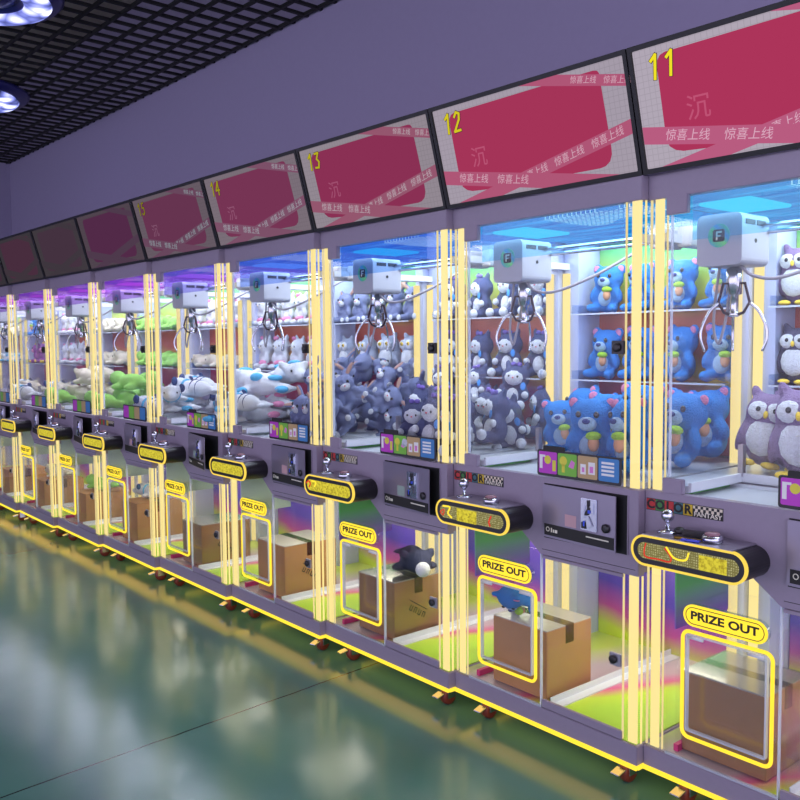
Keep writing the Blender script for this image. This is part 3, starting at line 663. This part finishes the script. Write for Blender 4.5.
kind('owl_plush', 'owl', 'owl', [P_('face', 'fc', fur['white'], ((-.1, -.225, .71), (.13, .045, .12)), ((.1, -.225, .71), (.13, .045, .12))), P_('belly_patch', 'bl', fur['white'], ((0, -.2, .38), (.21, .07, .24))), P_('beak', 'bk', yelp, ((0, -.28, .67), (.028, .03, .05))),
     *eyes(.1, -.265, .73, .03), P_('foot', 'f1', yelp, ((-.13, -.23, .05), (.1, .08, .045))), P_('foot', 'f2', yelp, ((.13, -.23, .05), (.1, .08, .045)))])
kind('dark_owl_plush', 'owl', 'owl2', KINDS['owl_plush'][2])
kind('dark_cat_plush', 'cat', 'slate', [P_('face', 'fc', fur['white'], ((0, -.185, .66), (.2, .1, .16))), P_('belly_patch', 'bl', fur['white'], ((0, -.15, .27), (.14, .07, .19))), P_('paw', 'p1', fur['white'], ((-.24, -.38, .1), (.1, .09, .1))), P_('paw', 'p2', fur['white'], ((.24, -.38, .1), (.1, .09, .1))),
     P_('paw', 'p3', fur['white'], ((-.27, -.2, .33), (.075, .07, .075))), P_('paw', 'p4', fur['white'], ((.27, -.2, .33), (.075, .07, .075))), *eyes(.09, -.28, .68, .02), P_('nose', 'no', pinkm, ((0, -.29, .65), (.02, .015, .015))), P_('bow', 'bw', fur['violet'], ((-.06, -.1, .95), (.06, .04, .045)), ((.06, -.1, .95), (.06, .04, .045))), P_('paper_tag', 'tg', tagb, ((.22, -.24, .5), (.06, .008, .08)))])
kind('grey_rabbit_plush', 'rabbit', 'grey', [P_('muzzle', 'mz', fur['white'], ((0, -.21, .62), (.15, .08, .11))), P_('inner_ear', 'ie', fur['beige'], ((-.32, -.025, .965), (.055, .022, .19), -.95), ((.32, -.025, .965), (.055, .022, .19), .95)), *eyes(.12, -.25, .71, .036), P_('nose', 'no', pinkm, ((0, -.29, .64), (.025, .02, .018))),
     P_('foot_pad', 'f1', fur['white'], ((-.27, -.39, .1), (.08, .03, .08))), P_('foot_pad', 'f2', fur['white'], ((.27, -.39, .1), (.08, .03, .08)))])
kind('white_cat_plush', 'cat', 'white', [P_('skirt', 'sk', fur['pinkfur'], ((0, -.01, .2), (.3, .27, .11))), *eyes(.12, -.262, .7, .024), P_('bow', 'bw', fur['pinkfur'], ((-.17, -.12, .93), (.07, .05, .06)), ((-.07, -.14, .93), (.06, .05, .05))), P_('nose', 'no', yelp, ((0, -.275, .66), (.02, .015, .014)))])
kind('white_owl_plush', 'owl', 'palegrey', [P_('face', 'fc', fur['white'], ((-.1, -.225, .71), (.13, .045, .12)), ((.1, -.225, .71), (.13, .045, .12))), P_('belly_patch', 'bl', fur['white'], ((0, -.2, .38), (.21, .07, .24))), P_('eye', 'ey1', yelp, ((-.11, -.27, .73), (.05, .02, .05))), P_('eye', 'ey2', yelp, ((.11, -.27, .73), (.05, .02, .05))), P_('pupil', 'pu', eyem, ((-.11, -.29, .73), (.022, .01, .022)), ((.11, -.29, .73), (.022, .01, .022)))])
def spots(c): return [P_('spot', 's1', fur[c], ((.05, -.13, .32), (.14, .1, .08))), P_('spot', 's2', fur[c], ((-.42, .0, .41), (.12, .13, .05))), P_('spot', 's3', fur[c], ((.33, .02, .33), (.12, .13, .05))), P_('fin', 'fn', fur[c], ((-.1, -.29, .1), (.09, .15, .06)), ((.64, -.1, .17), (.09, .13, .06))),
                      P_('eye', 'e1', eyem, ((-.57, -.17, .27), (.022, .018, .024))), P_('eye', 'e2', eyem, ((-.6, .12, .27), (.022, .018, .024)))]
kind('blue_spotted_plush', 'cow', 'white', spots('skyblue')); kind('pink_spotted_plush', 'cow', 'white', spots('pinkfur'))
kind('striped_plush', 'cow', 'white', [P_('stripe', 's1', fur['navy'], ((.0, 0, .22), (.035, .225, .2)), ((.14, 0, .21), (.03, .215, .19))), P_('ear', 's2', fur['navy'], ((-.36, .26, .37), (.06, .08, .1)), ((-.36, -.26, .37), (.06, .08, .1))), P_('scarf', 's3', fur['skyblue'], ((-.24, 0, .22), (.05, .23, .2))),
     P_('eye', 'e1', eyem, ((-.57, -.17, .27), (.022, .018, .024))), P_('eye', 'e2', eyem, ((-.6, .12, .27), (.022, .018, .024)))])
kind('green_dinosaur_plush', 'dino', 'green', [P_('eye', 'e1', eyem, ((-.6, -.13, .34), (.025, .022, .028))), P_('eye', 'e2', eyem, ((-.6, .1, .34), (.025, .022, .028))), P_('belly_patch', 'bl', fur['cream'], ((-.05, 0, .09), (.3, .19, .08)))])
kind('cream_seal_plush', 'cow', 'cream', [P_('eye', 'e1', eyem, ((-.57, -.17, .27), (.03, .02, .032))), P_('eye', 'e2', eyem, ((-.6, .12, .27), (.03, .02, .032))), P_('nose', 'no', eyem, ((-.775, -.03, .23), (.02, .03, .02))), P_('belly_patch', 'bl', fur['white'], ((0, 0, .09), (.35, .21, .08)))])
kind('purple_bear_plush', 'bear', 'purple', [P_('muzzle', 'mz', fur['pinkfur'], ((0, -.235, .61), (.13, .07, .1))), *eyes(.12, -.248, .73, .034), P_('foot_pad', 'fp', yelp, ((-.24, -.39, .1), (.07, .03, .07)), ((.24, -.39, .1), (.07, .03, .07))), P_('bow', 'bw', yelp, ((-.05, -.1, .93), (.06, .04, .05)), ((.06, -.1, .93), (.06, .04, .05)))])
kind('charcoal_seal_plush', 'cow', 'charcoal', [P_('pompom', 'pm', fur['white'], ((-.74, -.03, .2), (.12, .12, .12))), P_('eye', 'e1', eyem, ((-.5, -.2, .3), (.02, .02, .02)))])
KD = {'blue_bear_plush': 'blue bear', 'owl_plush': 'purple grey owl', 'dark_owl_plush': 'dark grey owl', 'dark_cat_plush': 'dark grey cat', 'grey_rabbit_plush': 'grey rabbit', 'white_cat_plush': 'pink skirted white cat', 'white_owl_plush': 'pale owl', 'blue_spotted_plush': 'blue spotted',
      'pink_spotted_plush': 'pink spotted', 'striped_plush': 'navy striped', 'green_dinosaur_plush': 'light green', 'cream_seal_plush': 'cream white', 'purple_bear_plush': 'purple bear', 'charcoal_seal_plush': 'charcoal'}
def toy(kname, i, loc, s, yaw=0, pitch=0, roll=0, label='', group=None):
    base, bc, parts = KINDS[kname]
    lying = base in ('cow', 'dino')
    body = fuse(f'body_{base}_{bc}', (lambda bm: lie_body(bm, base)) if lying else (lambda bm: sit_body(bm, base)), fur[bc], .04)
    r = obj(kname, None, loc=place(i, *loc), rot=(pitch, roll, yaw-ROT)); r.scale = (s, s, s)
    tag(r, label, 'plush toy', group)
    obj('body', body, r)
    for nm, key, mat, els in parts:
        if i >= 6 and nm in ('belly_patch', 'nose', 'inner_ear'): continue
        obj(nm, mesh(f'{kname}_{key}', lambda bm: [ell(bm, e[0], e[1], 10, rot=R('Y', e[2]) if len(e) > 2 else None) for e in els], mat), r)
    return r
ORD = ['first', 'second', 'third', 'fourth', 'fifth', 'sixth', 'seventh', 'eighth']
def shelf_row(i, kname, zz, zname, s, n, x0=.15, x1=.68, y=.665, lying=False):
    for k in range(n):
        x = x0+(x1-x0)*k/max(1, n-1)
        toy(kname, i, (x, y, zz), s*random.uniform(.96, 1.04), random.uniform(-.25, .25), 0, random.uniform(-.05, .05),
            f'{KD[kname]} plush, {ORD[k]} from left on {zname} shelf, {WHERE[i]}', f'{KD[kname]} plush toys on a shelf {WHERE[i]}')
def heap(i, spec):
    """spec rows: (row name, [(kind, x, y, z, size, yaw, pitch, roll), ...])"""
    for rn, items in spec:
        for k, (kn, x, y, z, s, yw, pt, rl) in enumerate(items):
            toy(kn, i, (x, y, z), s, yw, pt, rl, f'{KD[kn]} plush, {ORD[k]} from left in {rn}, {WHERE[i]}', f'plush toys heaped {WHERE[i]}')
rnd = random.uniform
def autorow(kn, n, x0, x1, y, z, s, tilt=.35, ks=None, yaw0=0, yr=.6):
    return [(ks[k % len(ks)] if ks else kn, x0+(x1-x0)*k/max(1, n-1)+rnd(-.01, .01), y+rnd(-.015, .015), z+rnd(-.006, .012), s*rnd(.94, 1.06), yaw0+rnd(-yr, yr), rnd(-tilt, tilt*.4), rnd(-tilt, tilt)) for k in range(n)]
D = .963
# machine 11: owls
shelf_row(0, 'owl_plush', 1.495, 'upper', .21, 4, .13, .66); shelf_row(0, 'dark_owl_plush', 1.235, 'middle', .21, 4, .13, .66)
heap(0, [('front row of heap', [('owl_plush', .13, .43, D+.02, .25, .3, -.05, .14), ('owl_plush', .275, .41, D+.0, .29, .25, 0, 0), ('owl_plush', .44, .40, D, .29, .1, 0, .05)]),
         ('back row of heap', autorow('owl_plush', 4, .15, .68, .58, D, .25, .12, yr=.2)), ('near row by the glass', [('owl_plush', .52, .16, D, .26, .1, 0, 0), ('owl_plush', .68, .16, D, .26, 0, 0, 0)])])
# machine 12: blue bears
shelf_row(1, 'blue_bear_plush', 1.495, 'upper', .205, 4, .165, .67, .69); shelf_row(1, 'blue_bear_plush', 1.235, 'middle', .215, 4, .16, .67, .69)
heap(1, [('front row of heap', [('blue_bear_plush', .17, .42, D, .215, .5, 0, -.1), ('blue_bear_plush', .505, .16, D, .25, .35, 0, 0), ('blue_bear_plush', .675, .14, D+.005, .25, -.25, -.05, -.08)]),
         ('middle row of heap', [('blue_bear_plush', .37, .40, D, .25, .5, -.1, .1), ('blue_bear_plush', .545, .36, D+.03, .26, .1, -.15, 0), ('blue_bear_plush', .70, .36, D+.01, .26, -.1, -.1, .1)]),
         ('back row of heap', autorow('blue_bear_plush', 4, .14, .7, .56, D, .26, .2, yr=.4))])
# machine 13: dark cats
shelf_row(2, 'dark_cat_plush', 1.495, 'upper', .205, 4, .14, .67); shelf_row(2, 'dark_cat_plush', 1.235, 'middle', .205, 4, .14, .67)
heap(2, [('front row of heap', [('dark_cat_plush', .475, .13, D, .2, .5, 0, 0), ('dark_cat_plush', .60, .10, D, .23, .1, -.1, .12), ('dark_cat_plush', .72, .12, D, .22, -.3, 0, 0)]),
         ('second row of heap', autorow('dark_cat_plush', 3, .49, .73, .29, D+.01, .22, .3)), ('third row of heap', autorow('dark_cat_plush', 4, .12, .72, .45, D, .22, .3)), ('back row of heap', autorow('dark_cat_plush', 5, .1, .72, .6, D+.02, .22, .3)),
         ('top of heap', autorow('dark_cat_plush', 3, .2, .6, .55, D+.13, .2, .4))])
# machine 14: grey rabbits
shelf_row(3, 'grey_rabbit_plush', 1.495, 'upper', .175, 5, .12, .69); shelf_row(3, 'white_owl_plush', 1.235, 'middle', .2, 4, .14, .67)
rb = 'grey_rabbit_plush'
heap(3, [('front row of heap', autorow(rb, 3, .47, .73, .11, D, .19, .2)), ('second row of heap', autorow(rb, 4, .46, .74, .24, D+.05, .18, 1.1, yr=1.2)), ('third row of heap', autorow(rb, 5, .1, .74, .38, D, .18, 1.1, yr=1.4)), ('raised third row of heap', autorow(rb, 4, .40, .73, .36, D+.12, .18, 1.1, yr=1.4)),
         ('back row of heap', autorow(rb, 6, .08, .74, .52, D+.03, .18, 1.1, yr=1.4)), ('raised back row of heap', autorow(rb, 6, .12, .72, .50, D+.14, .18, 1.1, yr=1.4)), ('topmost row of heap', autorow(rb, 5, .15, .7, .56, D+.23, .17, 1.1, yr=1.4))])
# machine 15: spotted toys
shelf_row(4, 'white_cat_plush', 1.495, 'upper', .19, 5, .12, .69); shelf_row(4, 'white_cat_plush', 1.235, 'middle', .2, 4, .14, .67)
bs, ps, sp = 'blue_spotted_plush', 'pink_spotted_plush', 'striped_plush'
heap(4, [('front row of heap', [(bs, .6, .13, D, .26, -.9, 0, 0), (sp, .68, .2, D+.07, .24, .2, 0, 0)]), ('middle row of heap', [(ps, .56, .32, D, .3, .2, 0, 0), (ps, .62, .42, D+.06, .28, -.3, 0, 0)]),
         ('back row of heap', [(ps, .2, .55, D, .27, .3, 0, 0), (bs, .5, .55, D, .3, 0, 0, 0)]), ('upper layer of heap', [(bs, .28, .5, D+.11, .3, .1, 0, 0), (bs, .57, .36, D+.14, .33, .15, 0, .05), (bs, .62, .5, D+.2, .3, 2.9, 0, 0)])])
# machine 16: striped toys
shelf_row(5, 'white_cat_plush', 1.495, 'upper', .19, 4, .14, .67); shelf_row(5, 'cream_seal_plush', 1.235, 'middle', .2, 3, .2, .62)
heap(5, [('front row of heap', [(sp, .56, .14, D, .27, .2, 0, 0), (sp, .66, .2, D+.08, .25, 2.6, 0, 0)]), ('middle row of heap', [(bs, .56, .32, D, .28, -.2, 0, 0), (sp, .6, .38, D+.1, .28, .4, 0, 0)]), ('back row of heap', [(sp, .22, .54, D, .27, 0, 0, 0), (sp, .56, .56, D, .28, 3, 0, 0), (sp, .4, .52, D+.11, .28, .2, 0, 0)])])
# machine 17: green toys
gd, cw = 'green_dinosaur_plush', 'cream_seal_plush'
shelf_row(6, gd, 1.495, 'upper', .26, 3, .2, .62); shelf_row(6, gd, 1.235, 'middle', .27, 3, .2, .62)
heap(6, [('front row of heap', [(gd, .6, .14, D, .28, .2, 0, 0)]), ('middle row of heap', [(gd, .6, .31, D, .31, -.1, 0, 0), (gd, .62, .33, D+.12, .3, .25, 0, 0)]), ('back row of heap', [(gd, .24, .54, D, .3, .1, 0, 0), (gd, .58, .55, D, .3, 0, 0, 0), (gd, .42, .52, D+.12, .3, 2.9, 0, 0)])])
# machine 18: cream toys
shelf_row(7, cw, 1.495, 'upper', .25, 3, .2, .62); shelf_row(7, cw, 1.235, 'middle', .26, 3, .2, .62)
heap(7, [('front row of heap', [(gd, .62, .14, D, .28, .1, 0, 0)]), ('middle row of heap', [(cw, .6, .33, D+.0, .3, .2, 0, 0), (cw, .6, .36, D+.13, .29, -.1, 0, 0)]), ('back row of heap', [(cw, .24, .54, D, .3, 0, 0, 0), (cw, .58, .56, D, .3, .1, 0, 0), (cw, .45, .54, D+.14, .3, .1, 0, 0)])])
# machine 19
shelf_row(8, 'white_cat_plush', 1.495, 'upper', .19, 4, .14, .67); shelf_row(8, 'white_cat_plush', 1.235, 'middle', .19, 4, .14, .67)
heap(8, [('front row of heap', [(sp, .6, .16, D, .28, .1, 0, 0)]), ('back row of heap', [(sp, .24, .54, D, .28, 0, 0, 0), (cw, .58, .5, D, .28, .1, 0, 0)])])

shelf_row(9, 'blue_bear_plush', 1.495, 'upper', .2, 3, .2, .65); shelf_row(9, 'purple_bear_plush', 1.235, 'middle', .2, 3, .2, .65)
heap(9, [('back row of heap', [(sp, .24, .54, D, .28, .1, 0, 0), (cw, .58, .5, D, .28, .1, 0, 0)])])
shelf_row(10, cw, 1.495, 'upper', .24, 3, .2, .62); shelf_row(10, bs, 1.235, 'middle', .22, 3, .2, .62)

# ------------------------------------------------------------------ boxes and toys in the lower compartments
wrapm = glass('cling_film', (240, 240, 245), 4.0, .15)
def carton(i, x0, x1, y0, y1, h, label, yaw=0, wrapped=False, marks=0):
    r = obj('cardboard_box', None, loc=place(i, (x0+x1)/2, (y0+y1)/2, .1685), rot=(0, 0, yaw-ROT)); tag(r, label, 'box', 'cardboard boxes stored in the machines')
    a, b_ = (x1-x0)/2, (y1-y0)/2
    obj('carton', mesh(f'ct{i}', lambda bm: box(bm, -a, a, -b_, b_, 0, h), card, .002), r)
    obj('top_flap', mesh(f'cf{i}', lambda bm: (box(bm, -a, a, -b_, -.002, h+.0005, h+.004), box(bm, -a, a, .002, b_, h+.0005, h+.004)), cardtop if wrapped or i in (3, 4, 1) else card, .001), r)
    obj('sealing_tape', mesh(f'cq{i}', lambda bm: (box(bm, -a, a, -.022, .022, h+.0045, h+.005), box(bm, a+.0005, a+.001, -.022, .022, h-.06, h+.005)), glass('packing_tape', (205, 180, 140), 2, .1)), r)
    if wrapped: obj('cling_film', mesh(f'cw{i}', lambda bm: box(bm, -a-.002, a+.002, -b_-.002, b_+.002, .0, h+.007), wrapm), r)
    if marks:
        def mk(bm):
            M = Matrix.Translation((a+.0012, -.01, h*.42)) @ Matrix.Rotation(-.55, 4, 'X')
            for k in range(4):
                y_ = -.045+k*.026
                box(bm, 0, .0008, y_, y_+.004, -.012, .012, M); box(bm, 0, .0008, y_+.012, y_+.016, -.012, .012, M); box(bm, 0, .0008, y_, y_+.016, (-.012, .008)[k % 2], (-.008, .012)[k % 2], M)
            box(bm, 0, .0008, -.06, .05, .024, .027, M)
        obj('printed_marking', mesh(f'cm{i}', mk, inkd), r)
    return h
carton(0, .10, .36, .05, .29, .235, 'cardboard box wrapped in clear film behind the prize door under screen 11', 0, True)
carton(1, .16, .41, .04, .28, .235, 'plain brown cardboard box with a pale top under screen 12', 0)
carton(2, .17, .41, .06, .32, .235, 'film wrapped cardboard box with a charcoal toy on it, under screen 13', 0, True, 1)
carton(3, .17, .42, .06, .36, .25, 'cardboard box with white top, under screen 14', 0, False, 1)
carton(4, .19, .42, .06, .36, .23, 'cardboard box with slanted black print, under screen 15', 0, True, 1)
carton(5, .18, .42, .06, .36, .24, 'cardboard box in the fourth machine from the left')
carton(6, .18, .42, .06, .36, .2, 'low cardboard box in the third machine from the left')
carton(7, .18, .42, .06, .36, .2, 'cardboard box in the second machine from the left')
carton(8, .18, .42, .06, .36, .2, 'cardboard box in the leftmost machine')
toy('purple_bear_plush', 0, (.56, .22, .167), .30, -.2, 0, .1, 'purple bear plush sitting in the lower cabinet under screen 11')
toy('blue_spotted_plush', 1, (.30, .2, .413), .001, 0) if False else toy('blue_bear_plush', 1, (.215, .16, .465), .17, .2, 1.35, 0, 'blue bear plush lying on the cardboard box under screen 12')
toy('charcoal_seal_plush', 2, (.33, .23, .415), .26, 2.6, 0, 0, 'charcoal plush with white pompom lying on the cardboard box under screen 13')
toy('striped_plush', 5, (.3, .22, .42), .2, .5, 0, 0, 'striped white plush on the cardboard box in the fourth machine from left')
toy('green_dinosaur_plush', 6, (.3, .22, .38), .22, .3, 0, 0, 'light green plush on the low cardboard box, third machine from left')
toy('cream_seal_plush', 7, (.3, .22, .38), .22, .3, 0, 0, 'cream plush on the cardboard box in the second machine from left')

# keys left on the nearest console
k = obj('key_bunch', None, loc=place(0, .2, -.055, .8405), rot=(0, 0, .2)); tag(k, 'bunch of keys with black fob lying on the console under screen 11', 'keys')
obj('key_fob', mesh('kf', lambda bm: (box(bm, -.035, .05, -.012, .012, .001, .016), ell(bm, (-.045, 0, .012), (.016, .016, .011), 12)), black, .002), k)
obj('key_blade', mesh('kb', lambda bm: (box(bm, -.03, .03, -.045, -.038, .001, .004), lathe(bm, [(.011, .001), (.011, .004)], (-.035, -.042, 0), 14)), pbr('brass', (190, 150, 60), .3, .9)), k)
obj('key_tag', mesh('kt', lambda bm: box(bm, -.02, .03, -.07, -.052, .001, .004), pbr('key_tag_blue', (60, 70, 200), .4)), k)

# ------------------------------------------------------------------ world, camera, view
w = bpy.data.worlds.new('arcade_ambient'); bpy.context.scene.world = w; w.use_nodes = True
t = w.node_tree; bgn = t.nodes['Background']; nn = N(t)
tc = t.nodes.new('ShaderNodeTexCoord'); sp_ = t.nodes.new('ShaderNodeSeparateXYZ'); t.links.new(tc.outputs['Generated'], sp_.inputs[0])
t.links.new(nn.ramp(nn.m('MULTIPLY_ADD', sp_.outputs[2], .5, .5), [(0, (70, 70, 80)), (.5, (128, 124, 146)), (1, (120, 116, 140))]), bgn.inputs[0])
bgn.inputs[1].default_value = 8.0
f, yaw, pitch, roll, Dc, h = 858.1, .730418, .064296, -.008667, 2.2042, 1.3785
fw = Vector((-math.cos(yaw)*math.cos(pitch), math.sin(yaw)*math.cos(pitch), -math.sin(pitch)))
r = Vector((math.sin(yaw), math.cos(yaw), 0)); u = r.cross(fw)
r2 = r*math.cos(roll)+u*math.sin(roll); u2 = -r*math.sin(roll)+u*math.cos(roll)
cam = bpy.data.cameras.new('camera'); co = bpy.data.objects.new('camera', cam); C.objects.link(co)
Mx = Matrix((r2, u2, -fw)).transposed().to_4x4(); Mx.translation = Vector((0, -Dc, h)); co.matrix_world = Mx
cam.sensor_width = 36; cam.lens = f/800*36; cam.clip_start = .05
S = bpy.context.scene; S.camera = co
S.view_settings.view_transform = 'Standard'; S.view_settings.look = 'None'; S.view_settings.exposure = 0; S.view_settings.gamma = 1
try:
    S.cycles.transparent_max_bounces = 48; S.cycles.max_bounces = 10; S.cycles.sample_clamp_indirect = 4; S.cycles.caustics_reflective = False
except Exception: pass
